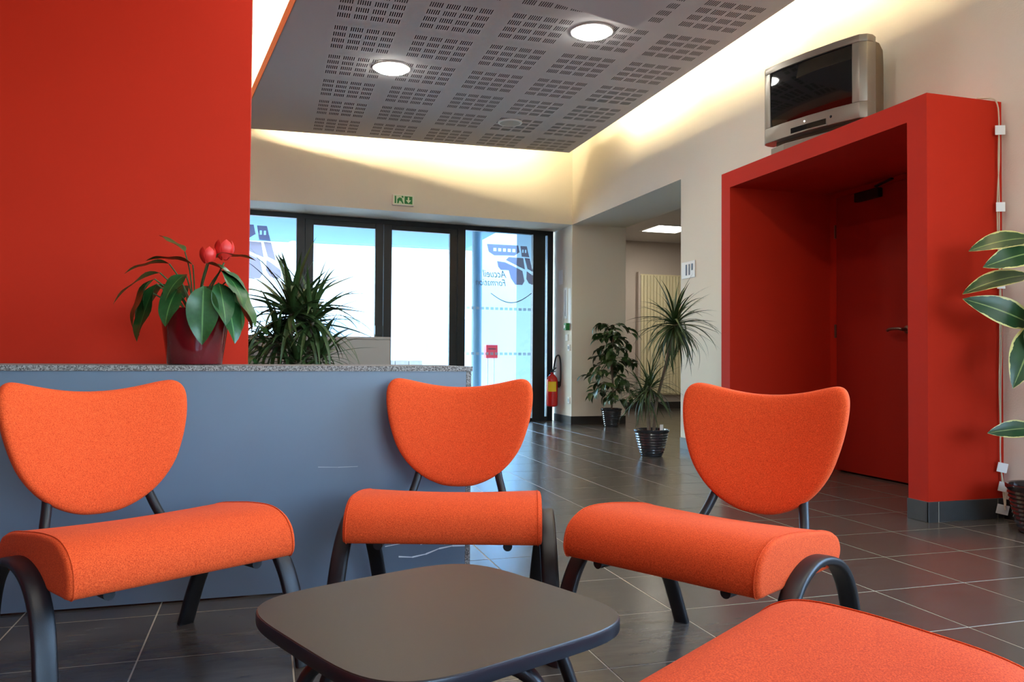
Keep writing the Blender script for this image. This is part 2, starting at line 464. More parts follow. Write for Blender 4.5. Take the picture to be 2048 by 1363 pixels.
struct(MB().box(-4.2, 4.45, -3.2, 10.35, ZT, ZT + .1).build('ceiling_upper', MT['wall_plain']))
bc = Vector((2.389, 5.003))
p1 = bc + Vector((.133, -.99)) * 4.4; p2 = bc + Vector((-.962, -.273)) * 3.0
struct(MB().prism([(bc.x, bc.y), (p2.x, p2.y), (p2.x + .45, p2.y - 3.3), (p1.x, p1.y)], 3.1, ZC - .001).build('ceiling_bulkhead', MT['ceil']))

# ---- lamps of the room, with added downlights out of view
tube_em = emat('tube_glow', (1, .80, .48, 1), 175)
def fl_tube(p, q, label):
    t = thing('fluorescent_tube', label, 'lamp', ((p[0] + q[0]) / 2, (p[1] + q[1]) / 2, p[2]), 0, 'cove tubes on the ceiling raft')
    c = Vector(t.location); P, Q = Vector(p) - c, Vector(q) - c; d = (Q - P).normalized()
    MB().tube([P + d * .03, Q - d * .03], .016, 10).build('tube', tube_em, t, smooth=40)
    for a, b in ((P, P + d * .03), (Q - d * .03, Q)): MB().tube([a, b], .017, 10).build('end_cap', MT['white'], t, smooth=40)
    m = MB(); s = d.cross(Vector((0, 0, 1))) * .025
    zl = Vector((0, 0, -.045)); zh = Vector((0, 0, -.017))
    m.hexa([P - s + zl, P + s + zl, Q + s + zl, Q - s + zl, P - s + zh, P + s + zh, Q + s + zh, Q - s + zh]); m.build('batten', MT['white'], t)
ZL = ZC + .157
WT = ('beside the bulkhead end', 'beside the bulkhead corner', 'above the television', 'above the passage opening')
for k in range(4): fl_tube((3.36, 1.55 + 1.62 * k, ZL), (3.36, 3.05 + 1.62 * k, ZL), 'fluorescent tube in the cove along the cream wall ' + WT[k])
WT = ('above the exit sign end of the glazed entrance', 'above the fixed glass pane with lettering')
for k in range(2):
    x0, x1 = .0 + 1.66 * k, 1.56 + 1.66 * k
    fl_tube((x0, BE(x0) - .07, ZL), (x1, BE(x1) - .07, ZL), 'fluorescent tube in the cove ' + WT[k])
WT = ('near the bulkhead', 'by the red wall edge', 'by the far end of the orange raft edge')
for k in range(3):
    y0 = 3.9 + 1.68 * k
    fl_tube((LE(y0) + .15, y0, ZL), (LE(y0 + 1.6) + .15, y0 + 1.6, ZL), 'fluorescent tube lying on the raft ' + WT[k])
dl_em = emat('downlight_glow', (1, .98, .90, 1), 66)
def downlight(x, y, label, z=ZC):
    t = thing('downlight', label, 'ceiling light', (x, y, z))
    MB().lathe([(.138, -.002), (.13, -.022), (.09, -.034), (.0005, -.038)], 32, cap1=False).build('diffuser', dl_em, t, smooth=50)
    MB().rings([[(r * math.cos(a), r * math.sin(a), z) for a in [2 * math.pi * i / 32 for i in range(32)]] for r, z in ((.138, -.001), (.14, -.012), (.158, -.010), (.160, -.001))], False, False).build('trim_ring', MT['white'], t, smooth=40)
downlight(.982, 6.779, 'lit round downlight near the orange raft edge')
downlight(2.300, 5.560, 'lit round downlight beside the dropped ceiling bulkhead')
downlight(1.75, 3.55, 'added unseen downlight under the bulkhead over the chair by the door surround', 3.1)  # bulkhead downlights are unseen, added to brighten the chairs from above
downlight(.45, 3.15, 'added unseen downlight under the bulkhead over the grey counter end', 3.1)
downlight(1.75, 1.55, 'added unseen downlight under the bulkhead facing the side window', 3.1)
downlight(.45, 1.35, 'added unseen downlight under the bulkhead over the coffee table', 3.1)
t = thing('ceiling_speaker', 'unlit round white disc on the perforated ceiling', 'ceiling speaker', (2.389, 7.976, ZC))
MB().lathe([(.128, -.0015), (.125, -.012), (.108, -.014)], 32).build('rim', MT['white'], t, smooth=40)
MB().lathe([(.106, -.0145), (.06, -.018), (.001, -.019)], 32).build('grille', mat('speaker_cloth', rgb(206, 203, 194), .8), t, smooth=50)

# ---- corridor behind the passage
struct(MB().box(4.45, 9.2, 12.2, 12.3, 0, 2.85).build('wall_corridor', MT['corridor']))
struct(MB().box(9.1, 9.2, 5.2, 12.2, 0, 2.85).build('wall_corridor_side', MT['corridor']))
struct(MB().box(4.45, 9.2, 5.2, 5.34, 0, 2.85).build('wall_corridor_near', MT['corridor']))
struct(MB().box(4.45, 4.55, 10.35, 12.3, 0, 2.85).build('wall_corridor_left', MT['corridor']))
struct(MB().box(4.45, 9.2, 5.2, 12.3, 2.79, 2.87).build('ceiling_corridor', MT['ceil']))
struct(MB().box(4.55, 9.1, 12.18, 12.2, 0, .12).build('baseboard_corridor', MT['skirt_dark']))
for k, (cx, cy) in enumerate(((5.72, 10.85), (6.6, 8.2))):
    t = thing('ceiling_panel_light', ('square lit panel light in the corridor ceiling by its far wall', 'square lit panel light in the corridor ceiling above the passage')[k], 'ceiling light', (cx, cy, 2.79))
    MB().box(-.28, .28, -.28, .28, -.012, -.001).build('diffuser', emat('panel_glow', (1, .93, .8, 1), 22), t)
    m = MB()
    for a in ((-.31, .31, -.31, -.281), (-.31, .31, .281, .31), (-.31, -.281, -.28, .28), (.281, .31, -.28, .28)): m.box(*a, -.018, -.001)
    m.build('frame', MT['white'], t)
t = thing('panel_radiator', 'tall cream ribbed panel radiator on the corridor wall', 'radiator', (6.55, 12.13, .24))
MB().box(-.66, .66, 0, .045, 0, 2.0).build('back_plate', MT['cream'], t)
for k in range(22): MB().box(-.65 + k * .0592, -.65 + k * .0592 + .045, -.03, -.001, .02, 1.98).build('rib', MT['cream'], t, bevel=.008)
MB().box(-.70, -.662, -.035, .045, -.02, 2.03).build('side_trim', MT['corridor'], t)

# ---- baseboards
bb = MB()
def bseg(p, q, w=.012, h=.10):
    P, Q = Vector((*p, 0)), Vector((*q, 0)); d = (Q - P).normalized(); s = Vector((d.y, -d.x, 0)) * w; z = Vector((0, 0, h))
    bb.hexa([P, Q, Q + s, P + s, P + z, Q + z, Q + s + z, P + s + z])
bseg((XW(5.36), 5.36), (XW(6.80), 6.80), -.012); bseg((XW(9.577) - .012, 9.577), (4.45, 9.577), .012); bseg((XW(9.57), 9.57), (XW(10.18), 10.18), -.012); bseg((XW(-3.0), -3.0), (XW(3.36), 3.36), -.012)
struct(bb.build('baseboard_right', MT['skirt_dark']))

# ---- red door surround and recessed door
ds = thing('door_surround', 'red box-shaped door surround projecting from the cream wall', 'door surround', (3.27, 4.354, 0))
def dsb(n, *a, m='red', bevel=0): return MB().box(*a).build(n, MT[m], ds, bevel=bevel)
dsb('side_panel', 0, .93, -.989, -.854, 0, 2.106); dsb('side_panel', 0, .93, .873, .989, 0, 2.106); dsb('top_panel', 0, .93, -.989, .989, 2.106, 2.225)
dsb('light_stop_board', .932, .95, -.989, .989, 0, 2.106); dsb('back_panel', .88, .93, .757, .873, 0, 2.105); dsb('back_panel', .88, .93, -.854, -.05, 2.06, 2.105); dsb('back_panel', .88, .93, -.05, .757, 2.06, 2.105); dsb('back_panel', .88, .93, -.854, -.045, 0, 2.06)  # first board is unseen, added behind the door to block light under it
def skt(x0, x1, y0, y1): return MB().box(x0, x1, y0, y1, 0, .105).build('skirting_tile', MT['skirt'], ds, bevel=.002)
skt(-.012, -.001, -1.001, -.856); skt(-.012, .052, -1.002, -.990); skt(.055, .442, -1.002, -.990); skt(.445, .49, -1.002, -.990)
skt(.0, .43, .861, .872); skt(.433, .87, .861, .872); skt(-.012, -.001, .875, .995)
MB().box(-.010, .488, -1.0005, -.9902, .0, .1035).build('grout_bed', MT['grout'], ds); MB().box(-.0102, -.0012, -1.0, -.857, .0, .1035).build('grout_bed', MT['grout'], ds)
door = struct(MB().box(4.108, 4.149, 4.312, 5.106, .012, 2.055).build('door_1', MT['shaded_red'], bevel=.004))
m = MB(); m.tube([(4.107, 4.40, 1.04), (4.055, 4.40, 1.04)], .011, 10); m.tube(catmull([(4.06, 4.395, 1.04), (4.054, 4.43, 1.046), (4.054, 4.50, 1.044), (4.06, 4.53, 1.036)]), .010, 10)
m.build('door_handle', MT['brass'], door, smooth=50)
MB().lathe([(.026, 0), (.026, .008), (.02, .011)], 20).build('handle_rose', MT['brass'], door, smooth=40).matrix_local = Matrix.Translation((4.108, 4.40, 1.04)) @ Matrix.Rotation(-math.pi / 2, 4, 'Y')
MB().box(4.062, 4.107, 4.62, 4.86, 1.975, 2.04).build('door_closer', MT['frame'], door, bevel=.006)
m = MB(); m.hexa([(4.05, 4.64, 2.043), (4.075, 4.64, 2.043), (4.0, 4.40, 2.043), (3.975, 4.40, 2.043), (4.05, 4.64, 2.053), (4.075, 4.64, 2.053), (4.0, 4.40, 2.053), (3.975, 4.40, 2.053)]); m.build('closer_arm', MT['frame'], door)
for z in (.3, 1.05, 1.8): MB().tube([(4.103, 5.110, z - .05), (4.103, 5.110, z + .05)], .008, 8).build('hinge', MT['brass'], door, smooth=40)

# ================================================================== ENTRANCE GLAZING
def gbox(s0, s1, o0, o1, z0, z1, m=None):
    m = m or MB()
    return m.hexa([ent(s1, o0, z0), ent(s0, o0, z0), ent(s0, o1, z0), ent(s1, o1, z0), ent(s1, o0, z1), ent(s0, o0, z1), ent(s0, o1, z1), ent(s1, o1, z1)])
fr = MB()
for a in ((-.01, .07, 0, 2.53), (.105, .282, 0, 2.53), (1.231, 1.335, 0, 2.53), (3.245, 3.342, 0, 2.53), (4.42, 4.5, 0, 2.53), (-.01, 4.6, 2.472, 2.533), (1.335, 3.245, 2.50, 2.533), (.07, .105, 0, .06), (.282, 1.231, 0, .045), (3.342, 4.42, 0, .045)):
    gbox(a[0], min(a[1], 4.498), .59, .66, a[2], a[3], fr)
trim = struct(fr.build('trim_1', MT['frame'], bevel=.003))
def glazing(n, s0, s1, z0, z1):
    o = gbox(s0, s1, .622, .630, z0, z1).build('window_%d' % n, MT['glass']); return struct(o)
g1 = glazing(1, .282, 1.231, .045, 2.472); g2 = glazing(2, 3.342, 4.42, .045, 2.472); glazing(3, .07, .105, .06, 2.472)
for z in (.889, 1.477):
    for k in range(14): gbox(.30 + k * .066, .345 + k * .066, .6205, .6215, z - .018, z + .018).build('frosted_band', MT['frost'], g1)
for n, s0, s1, h in ((2, 1.338, 2.290, 1), (3, 2.296, 3.242, 0)):
    m = MB()
    gbox(s0, s0 + .10, .60, .65, .02, 2.495, m); gbox(s1 - .10, s1, .60, .65, .02, 2.495, m); gbox(s0 + .1, s1 - .1, .60, .65, 2.41, 2.495, m); gbox(s0 + .1, s1 - .1, .60, .65, .02, .13, m)
    d = struct(m.build('door_%d' % n, MT['frame'], bevel=.003))
    gbox(s0 + .1, s1 - .1, .622, .630, .13, 2.41).build('pane', MT['glass'], d)
    if n == 3: gbox(s0 + .005, s0 + .10, .565, .60, 1.11, 1.22).build('lock_case', MT['frame'], d, bevel=.004)
    hx = s1 - .05 if n == 2 else s0 + .05
    P = Vector(ent(hx, .555, .80)); Q = Vector(ent(hx, .555, 1.08))
    mm = MB(); mm.tube([P, Q], .012, 10)
    for w in (P + Vector((0, 0, .03)), Q - Vector((0, 0, .03))): mm.tube([w, w + Vector((NN.x, NN.y, 0)) * .046], .009, 8)
    mm.build('pull_handle', MT['frame'], d, smooth=50)
# film logos on the two fixed panes: an angular emblem cut by white lines, with mirrored lettering
def film(parent, polys, s0, z0, k, name, m, flip=1):
    b = MB()
    for P in polys:
        b.quad(*[ent(s0 - flip * x * k, .6185, z0 + y * k) for x, y in P])
    o = b.build(name, MT[m], parent, recalc=False); return o
def slit_bar(x0, x1, d, wins):      # strip y .83-.91 broken by small clear windows
    out = []; xs = [x0] + [v for w in wins for v in w] + [x1]
    for i in range(0, len(xs), 2):
        l, r = xs[i], xs[i + 1]
        out.append([(l, .91), (r, .91), (r + (d if i == len(xs) - 2 else 0), .83), (l + (d if i == 0 else 0), .83)])
    return out
EMB = [[(0, 1.0), (.86, 1.01), (.88, .91), (.025, .91)], [(.045, .83), (.885, .83), (.76, .74), (.20, .72), (.06, .80)], [(.60, .70), (1.0, .69), (1.05, .40), (.80, .50), (.52, .62)][::-1],
       [(.92, 1.0), (1.10, 1.0), (1.122, .91), (.933, .91)], [(.945, .83), (1.142, .83), (1.17, .72), (.96, .73)], [(1.04, .70), (1.18, .69), (1.27, .35), (1.12, .42)],
       [(.28, .58), (.50, .56), (.76, .46), (.98, .36), (1.04, .10), (.98, 0), (.78, 0), (.66, .16), (.60, .36), (.38, .36), (.31, .44)],
       [(1.10, .36), (1.20, .30), (1.36, .18), (1.38, .06), (1.30, .0), (1.16, .05), (1.09, .16)]]
EMB += slit_bar(.025, .88, .018, [(.18 + i * .13, .26 + i * .13) for i in range(5)]) + slit_bar(.933, 1.122, .016, [(.97, 1.01), (1.045, 1.085)])
film(g1, EMB, .93, 1.80, .515, 'emblem', 'sticker')
film(g2, EMB, 4.36, 1.74, .62, 'emblem', 'sticker')
arc = [ent(.87 - .58 * t, .6185, 1.70 - .30 * math.sin(math.pi * (t * .9 + .05)) * .5 + .02 * t) for t in [i / 16 for i in range(17)]]
b = MB()
for i in range(16):
    a, c = Vector(arc[i]), Vector(arc[i + 1]); w = Vector((0, 0, .006)); b.quad(a - w, c - w, c + w, a + w)
b.build('emblem_swoosh', MT['sticker_line'], g1, recalc=False)
for body, z, size in (('Accueil', 1.885, .135), ('Formation', 1.775, .125)):
    cu = bpy.data.curves.new('lettering', 'FONT'); cu.body = body; cu.size = size; cu.shear = .25; cu.align_x = 'LEFT'
    to = bpy.data.objects.new('tmp', cu); COL.objects.link(to)
    dg = bpy.context.evaluated_depsgraph_get(); me = bpy.data.meshes.new_from_object(to.evaluated_get(dg)); bpy.data.objects.remove(to)
    for v in me.vertices:
        x, y_ = v.co.x, v.co.y
        v.co = Vector(ent(.655 + x * .80, .6183, z + y_))
    me.materials.clear(); o = link('lettering', me, MT['sticker_line'], g1)

# ---- exit sign above the doors
es = thing('exit_sign', 'small green and white emergency exit sign above the glass doors', 'exit sign', ent(2.217, 0, 2.6))
es.rotation_euler = (0, 0, math.atan2(-UU.y, -UU.x))
MB().box(-.127, .127, -.045, -.001, 0, .125).build('housing', MT['white'], es, bevel=.006)
MB().box(-.118, .118, -.048, -.0455, .008, .118).build('face', MT['signface'], es)
def pict(polys, n='pictogram', m='green', y_=-.0486):
    b = MB()
    for P in polys: b.prism(P, 0, .0004, lambda x, q, z: (x, y_ - z, q))
    return b.build(n, MT[m], es)
pict([[(-.105, .02), (-.088, .02), (-.088, .105), (-.105, .105)]])
pict([[(-.074, .02), (-.06, .02), (-.05, .055), (-.03, .045), (-.012, .02), (.002, .02), (-.012, .055), (-.022, .085), (-.05, .09), (-.074, .07)]])
pict([[(-.02, .092), (-.005, .088), (.0, .102), (-.012, .112), (-.024, .106)]])
pict([[(.012, .02), (.105, .02), (.105, .108), (.012, .108)]])
pict([[(.05, .10), (.068, .10), (.068, .065), (.09, .065), (.059, .028), (.028, .065), (.05, .065)]], 'arrow', 'signface', -.0492)

# ---- reveal fittings
def plate(n, label, cat, y_, z, w, h, dpt=.012, m='white', kids=()):
    x = XW(y_)
    t = thing(n, label, cat, (x, y_, z))
    MB().box(-dpt, -.0008, -w / 2, w / 2, -h / 2, h / 2).build('plate', MT[m], t, bevel=.003)
    for nm, a, mm in kids: MB().box(*a).build(nm, MT[mm], t, bevel=.001)
    return t
plate('notice_card', 'small white card on the entrance reveal above the notices', 'card', 9.97, 1.90, .15, .19, .004)
plate('notice_sheet', 'tall white notice sheet on the entrance reveal', 'notice', 9.80, 1.55, .13, .40, .003, kids=(('print_line', (-.0038, -.0032, -.01, .008, -.17, .17), 'sticker_line'),))
plate('notice_sheet', 'white notice sheet at the edge of the entrance reveal', 'notice', 9.655, 1.50, .10, .46, .003)
plate('call_point', 'dark green push button box on the entrance reveal', 'button', 9.69, 1.24, .08, .09, .05, 'green', (('button', (-.058, -.0505, -.02, .02, -.02, .02), 'white'),))
plate('light_switch', 'white switch plate below the green push button', 'switch', 9.73, 1.10, .085, .085, .012, kids=(('rocker', (-.017, -.0125, -.02, .02, -.03, .03), 'white'),))
plate('wall_socket', 'white socket plate under the switch plate', 'socket', 9.66, .97, .08, .08, .012, kids=(('socket_face', (-.015, -.0125, -.02, .02, -.02, .02), 'frost'),))
plate('wall_socket', 'white socket plate low on the reveal by the fire extinguisher', 'socket', 9.655, .30, .075, .08, .012, kids=(('socket_face', (-.015, -.0125, -.02, .02, -.02, .02), 'frost'),))
plate('room_sign', 'shiny white sign plate with dark figures on the wall by the passage', 'sign', 6.665, 1.66, .25, .155, .006, kids=(('figure', (-.0085, -.0065, .02, .045, -.05, .05), 'sticker_line'), ('figure', (-.0085, -.0065, -.035, -.01, -.05, .05), 'sticker_line'), ('figure', (-.0085, -.0065, -.09, -.06, -.01, .05), 'sticker_line')))

# ---- fire extinguisher
fe = thing('fire_extinguisher', 'red fire extinguisher with yellow label and black hose by the entrance', 'fire extinguisher', (3.595, 10.0, .2))
MB().lathe([(.05, 0), (.072, .012), (.076, .04), (.076, .34), (.066, .38), (.035, .415), (.022, .425), (.022, .45)], 28).build('cylinder', MT['ext_red'], fe, smooth=40)
m = MB(); N = 10
m.rings([[(.0775 * math.cos(a), .0775 * math.sin(a), z) for a in [R(-150 + 85 * i / N) for i in range(N + 1)]] for z in (.20, .33)], False, False, False); m.build('label', MT['yellow'], fe, smooth=60)
m = MB(); m.box(-.02, .02, -.02, .02, .45, .475); m.hexa([(-.015, -.02, .472), (.015, -.02, .472), (.015, -.13, .505), (-.015, -.13, .505), (-.015, -.02, .482), (.015, -.02, .482), (.015, -.13, .515), (-.015, -.13, .515)])
m.hexa([(-.013, -.02, .45), (.013, -.02, .45), (.013, -.11, .46), (-.013, -.11, .46), (-.013, -.02, .458), (.013, -.02, .458), (.013, -.11, .468), (-.013, -.11, .468)]); m.build('valve_handle', MT['rubber'], fe)
MB().tube(catmull([(.015, 0, .462), (.03, -.005, .56), (.05, -.01, .65), (.085, -.02, .672), (.088, -.07, .60), (.083, -.10, .45), (.080, -.10, .34), (.078, -.085, .27)], 6), .011, 10).build('hose', MT['rubber'], fe, smooth=60)
MB().box(.076, .098, -.03, .03, .25, .33).build('wall_bracket', MT['frame'], fe)

# ================================================================== CHAIRS
def chair_meshes():
    out = {}
    prof = catmull([(.03, .302, 0), (.002, .304, 0), (-.006, .335, 0), (.008, .378, 0), (.045, .408, 0), (.10, .422, 0), (.19, .420, 0), (.29, .409, 0), (.37, .397, 0), (.425, .378, 0), (.447, .345, 0), (.435, .315, 0), (.40, .304, 0)], 4)
    prof = [(p.x, p.y) for p in prof]
    prof += [(.28, .303), (.15, .302)]
    cy, cz = .22, .355
    rr = []
    for x, k in ((-.284, .80), (-.282, .93), (-.277, .98), (-.268, 1.0), (-.18, 1.0), (-.09, 1.0), (0, 1.0), (.09, 1.0), (.18, 1.0), (.268, 1.0), (.277, .98), (.282, .93), (.284, .80)):
        sag = 0.010 * math.cos(math.pi * min(1, abs(x) / .27) / 2)
        ring = []
        for yy_, zz_ in prof:
            d = sag * max(0, min(1, (zz_ - .36) / .05)) * max(0, min(1, (yy_ - .18) / .15))
            ring.append((x, cy + (yy_ - cy) * (1 - (1 - k) * .35), cz + (zz_ - cz) * (1 - (1 - k) * .8) - d))
        rr.append(ring)
    out['seat'] = (MB().rings(rr), 'fabric', 50, None)
    for s in (-1, 1):
        P = [(s * .2725, cy + (a - cy) * 1.004, cz + (b - cz) * 1.012) for a, b in prof[2:-4]]
        out['piping%d' % s] = (MB().tube(P, .0013, 6), 'fabric', 60, 'seat')
    # backrest: shield outline with raised corners
    half = [(0, .380), (.05, .384), (.10, .402), (.145, .430), (.185, .470), (.218, .522), (.242, .590), (.255, .650), (.259, .695), (.256, .727), (.244, .748), (.224, .757), (.195, .754), (.155, .745), (.105, .735), (.05, .728), (0, .726)]
    hp = catmull([(a, b, 0) for a, b in half], 3)
    ol = [(p.x, p.y) for p in hp] + [(-p.x, p.y) for p in reversed(hp[1:-1])]
    bx, bz = 0, .59
    def base(x, z): return .548 + (z - .38) * .20 - .75 * x * x
    lv = [(1.0, 0), (.995, .010), (.975, .0185), (.93, .0235), (.84, .0265), (.65, .029), (.4, .030), (.18, .030)]
    rings = []
    for k, t in reversed(lv): rings.append([(x * k, base(x * k, bz + (z - bz) * k) - t, bz + (z - bz) * k) for x, z in ol])
    for k, t in lv[1:]: rings.append([(x * k, base(x * k, bz + (z - bz) * k) + t * .75, bz + (z - bz) * k) for x, z in ol])
    out['backrest'] = (MB().rings(rings), 'fabric', 60, None)
    sec = ell(.0255, .0110, 16, 3.4)
    for s in (-1, 1):
        pts = [(s * .318, .0, 0), (s * .312, .035, .14), (s * .306, .075, .245), (s * .302, .135, .312), (s * .300, .215, .344), (s * .299, .30, .343), (s * .297, .385, .312), (s * .292, .455, .245), (s * .282, .515, .14), (s * .27, .565, 0)]
        out['arch_leg%d' % s] = (MB().sweep(catmull(pts, 5), sec, (1, 0, 0)), 'black', 60, None)
        tp = catmull([(s * .186, .025, .293), (s * .184, .20, .292), (s * .180, .37, .294), (s * .174, .455, .312), (s * .158, .505, .36), (s * .138, .545, .43), (s * .122, .592, .52), (s * .112, .615, .60)], 5)
        out['back_tube%d' % s] = (MB().tube(tp, .0135, 12), 'black', 60, None)
        out['mounting%d' % s] = (MB().tube([(s * .17, .30, .292), (s * .299, .30, .335)], .011, 10), 'black', 60, None)
    out['cross_bar'] = (MB().tube([(-.19, .33, .292), (.19, .33, .292)], .012, 10), 'black', 60, None)
    res = {}
    for k, (mb, m, sm, par) in out.items():
        me = mb.mesh(k.rstrip('-10'), sm)
        import bmesh
        bm = bmesh.new(); bm.from_mesh(me); bmesh.ops.recalc_face_normals(bm, faces=bm.faces); bm.to_mesh(me); bm.free()
        me.materials.append(MT[m]); res[k] = (me, par)
    return res
CHM = chair_meshes()
def chair(mid, b, label):
    b = Vector(b).normalized()
    t = thing('lounge_chair', label, 'chair', (mid[0], mid[1], 0), math.atan2(-b.x, b.y), 'orange lounge chairs around the coffee table')
    made = {}
    for k, (me, par) in CHM.items():
        o = bpy.data.objects.new(k.rstrip('-10'), me); COL.objects.link(o)
        o.parent = made[par] if par else t; made[k] = o
    return t
chair((.905, 1.795), (.875, .484), 'orange chair with black arch legs, its back towards the red door surround')
chair((.48, 2.25), (.31, .95), 'orange chair with its back against the free end of the grey counter')
chair((-.161, 2.09), (-.53, .848), 'orange chair with its back to the grey counter below the red flowering plant')
chair((.603, 1.105), (.545, -.838), 'orange chair facing the grey counter across the table, only its seat top in view')
chair((-.30, 1.165), (-.91, -.40), 'orange chair facing the red door surround, only one seat edge in view')

# ================================================================== COFFEE TABLE
ct = thing('coffee_table', 'low dark coffee table with rounded square top between the orange chairs', 'table', (.293, 1.412, 0), R(-21.9 + 45))
def sq(a, n, k=72):
    return [(a * math.copysign(abs(math.cos(t)) ** (2 / n), math.cos(t)), a * math.copysign(abs(math.sin(t)) ** (2 / n), math.sin(t))) for t in [2 * math.pi * i / k for i in range(k)]]
MB().rings([[(x, y, z) for x, y in sq(a, 4.5)] for a, z in ((.256, .3605), (.2645, .362), (.2655, .366), (.2655, .381), (.2645, .3840))]).build('edge_band', MT['tableedge'], ct, smooth=50)
MB().rings([[(x, y, z) for x, y in sq(a, 4.5)] for a, z in ((.2640, .3841), (.2630, .3856))]).build('table_top', MT['tabletop'], ct, smooth=50)
sec = ell(.019, .0115, 14, 3.2)
c45, s45 = math.cos(R(-45)), math.sin(R(-45))
def loc(e1, e2, z): return (e1 * c45 - e2 * s45, e1 * s45 + e2 * c45, z)
for e2, ft in ((-.135, .215), (.135, .295)):
    half = [(ft, 0), (.20 + (ft - .20) * .62, .14), (.20 + (ft - .20) * .2, .26), (.178, .325), (.12, .3495)]
    pts = [(-e, z) for e, z in half] + [(0, .350)] + half[::-1]
    MB().sweep(catmull([loc(e, e2, z) for e, z in pts], 5), sec, loc(0, 1, 0)).build('arch_leg', MT['black'], ct, smooth=60)
MB().tube([loc(0, -.135, .3485), loc(0, .135, .3485)], .011, 10).build('cross_bar', MT['black'], ct, smooth=50)

# ================================================================== COUNTER
YC = 2.95
rc = thing('reception_counter', 'grey laminate counter with bare chipboard top edge in front of the red wall', 'counter', (-1.6, YC, 0))
MB().box(-2.4, 2.318, 0, .018, .006, .780).build('front_panel', MT['counter'], rc)
MB().box(2.319, 2.338, .0, .55, .006, .780).build('end_panel', MT['chip'], rc)
MB().box(-2.4, 2.342, -.004, .62, .7805, .7985).build('top_board', MT['chip'], rc)
fp = rc.children[0]
rnd = random.Random(4)
def scratch(pts, w):
    m = MB()
    for (a, b_), (c, d) in zip(pts, pts[1:]): m.quad((a, -.0006, b_ - w), (c, -.0006, d - w * .6), (c, -.0006, d + w * .6), (a, -.0006, b_ + w))
    m.build('scratch_mark', MT['tape'], fp, recalc=False)
scratch([(2.07, .105), (2.12, .100), (2.17, .108), (2.22, .125), (2.27, .132), (2.318, .130)], .003)
scratch([(2.15, .145), (2.20, .158), (2.25, .172)], .0025); scratch([(2.24, .14), (2.29, .146), (2.317, .15)], .002); scratch([(2.02, .145), (2.08, .152)], .0016); scratch([(1.78, .44), (1.85, .437), (1.92, .438)], .0005)
for x, z in ((1.0, .47), (1.0, .40), (.78, .36), (.93, .19)):
    MB().lathe([(.0022, 0), (.0012, .0008)], 8).build('screw_head', MT['white'], fp, smooth=40).matrix_local = Matrix.Translation((x, -.0002, z)) @ Matrix.Rotation(math.pi / 2, 4, 'X')

tb = thing('low_partition', 'taupe low partition standing behind the grey counter', 'partition', (-.195, 4.92, 0))
MB().box(-.75, .895, -.15, -.132, 0, .934).build('front_board', MT['trough'], tb, bevel=.002)
MB().box(-.75, .895, .132, .15, 0, .934).build('rear_board', MT['trough'], tb, bevel=.002)
MB().box(.877, .895, -.1315, .1315, 0, .934).build('end_board', MT['trough'], tb); MB().box(-.75, -.732, -.1315, .1315, 0, .934).build('end_board', MT['trough'], tb)
MB().box(-.752, .897, -.152, .152, .9345, .951).build('cap_board', MT['trough'], tb, bevel=.003)

# ================================================================== PLANTS
def leaf_mesh(name, L, W, m, droop=.3, fold=.15, shape='oval', n=9, wav=0):
    """blade along +X, width along Y, bending down"""
    vs, fs, uv = [], [], []
    x = z = 0.0; ang = 0.0
    for i in range(n + 1):
        t = i / n
        if shape == 'oval': w = W / 2 * (math.sin(math.pi * min(1, t ** .8)) ** .8) * (1 if t < .98 else 0)
        elif shape == 'blade': w = W / 2 * min(1, t / .12 + .45) * (1 - t ** 2.2)
        else: w = W / 2 * math.sin(math.pi * t ** .75) ** 1.1
        w = max(w, .0006)
        nx, nz = -math.sin(ang), math.cos(ang)
        e = fold * w
        zz = wav * math.sin(t * 9)
        for q in (-1, -.5, 0, .5, 1):
            f_ = e * abs(q)
            vs.append((x - math.sin(-ang) * 0 + nx * -f_ * 0, w * q, z + f_ + zz * abs(q) * w)); uv.append((t, q))
        ang = -droop * t * 1.6
        x += L / n * math.cos(ang); z += L / n * math.sin(ang)
    for i in range(n):
        for j in range(4):
            a = i * 5 + j; fs.append((a, a + 5, a + 6, a + 1))
    me = bpy.data.meshes.new(name); me.from_pydata(vs, [], fs); me.update()
    ul = me.uv_layers.new(name='UVMap')
    for l in me.loops: ul.data[l.index].uv = uv[l.vertex_index]
    for p in me.polygons: p.use_smooth = True
    me.materials.append(MT[m]); return me
def put_leaf(me, parent, loc, az, el, sc=1.0, roll=0, name='leaf'):
    o = bpy.data.objects.new(name, me); COL.objects.link(o); o.parent = parent
    o.matrix_local = Matrix.Translation(loc) @ Matrix.Rotation(az, 4, 'Z') @ Matrix.Rotation(-el, 4, 'Y') @ Matrix.Rotation(roll, 4, 'X') @ Matrix.Diagonal((sc, sc, sc, 1))
    return o
def crown(parent, c, n, L, meshes, rnd, lo=-35, hi=85):
    for i in range(n):
        u = (i + .5) / n
        el = R(hi - (hi - lo) * u ** .9 + rnd.uniform(-8, 8)); az = i * 2.39996 + rnd.uniform(-.3, .3)
        put_leaf(meshes[i % len(meshes)], parent, (c[0] + .012 * math.cos(az), c[1] + .012 * math.sin(az), c[2] + .05 * (1 - u)), az, el, L * rnd.uniform(.8, 1.15), rnd.uniform(-.4, .4))
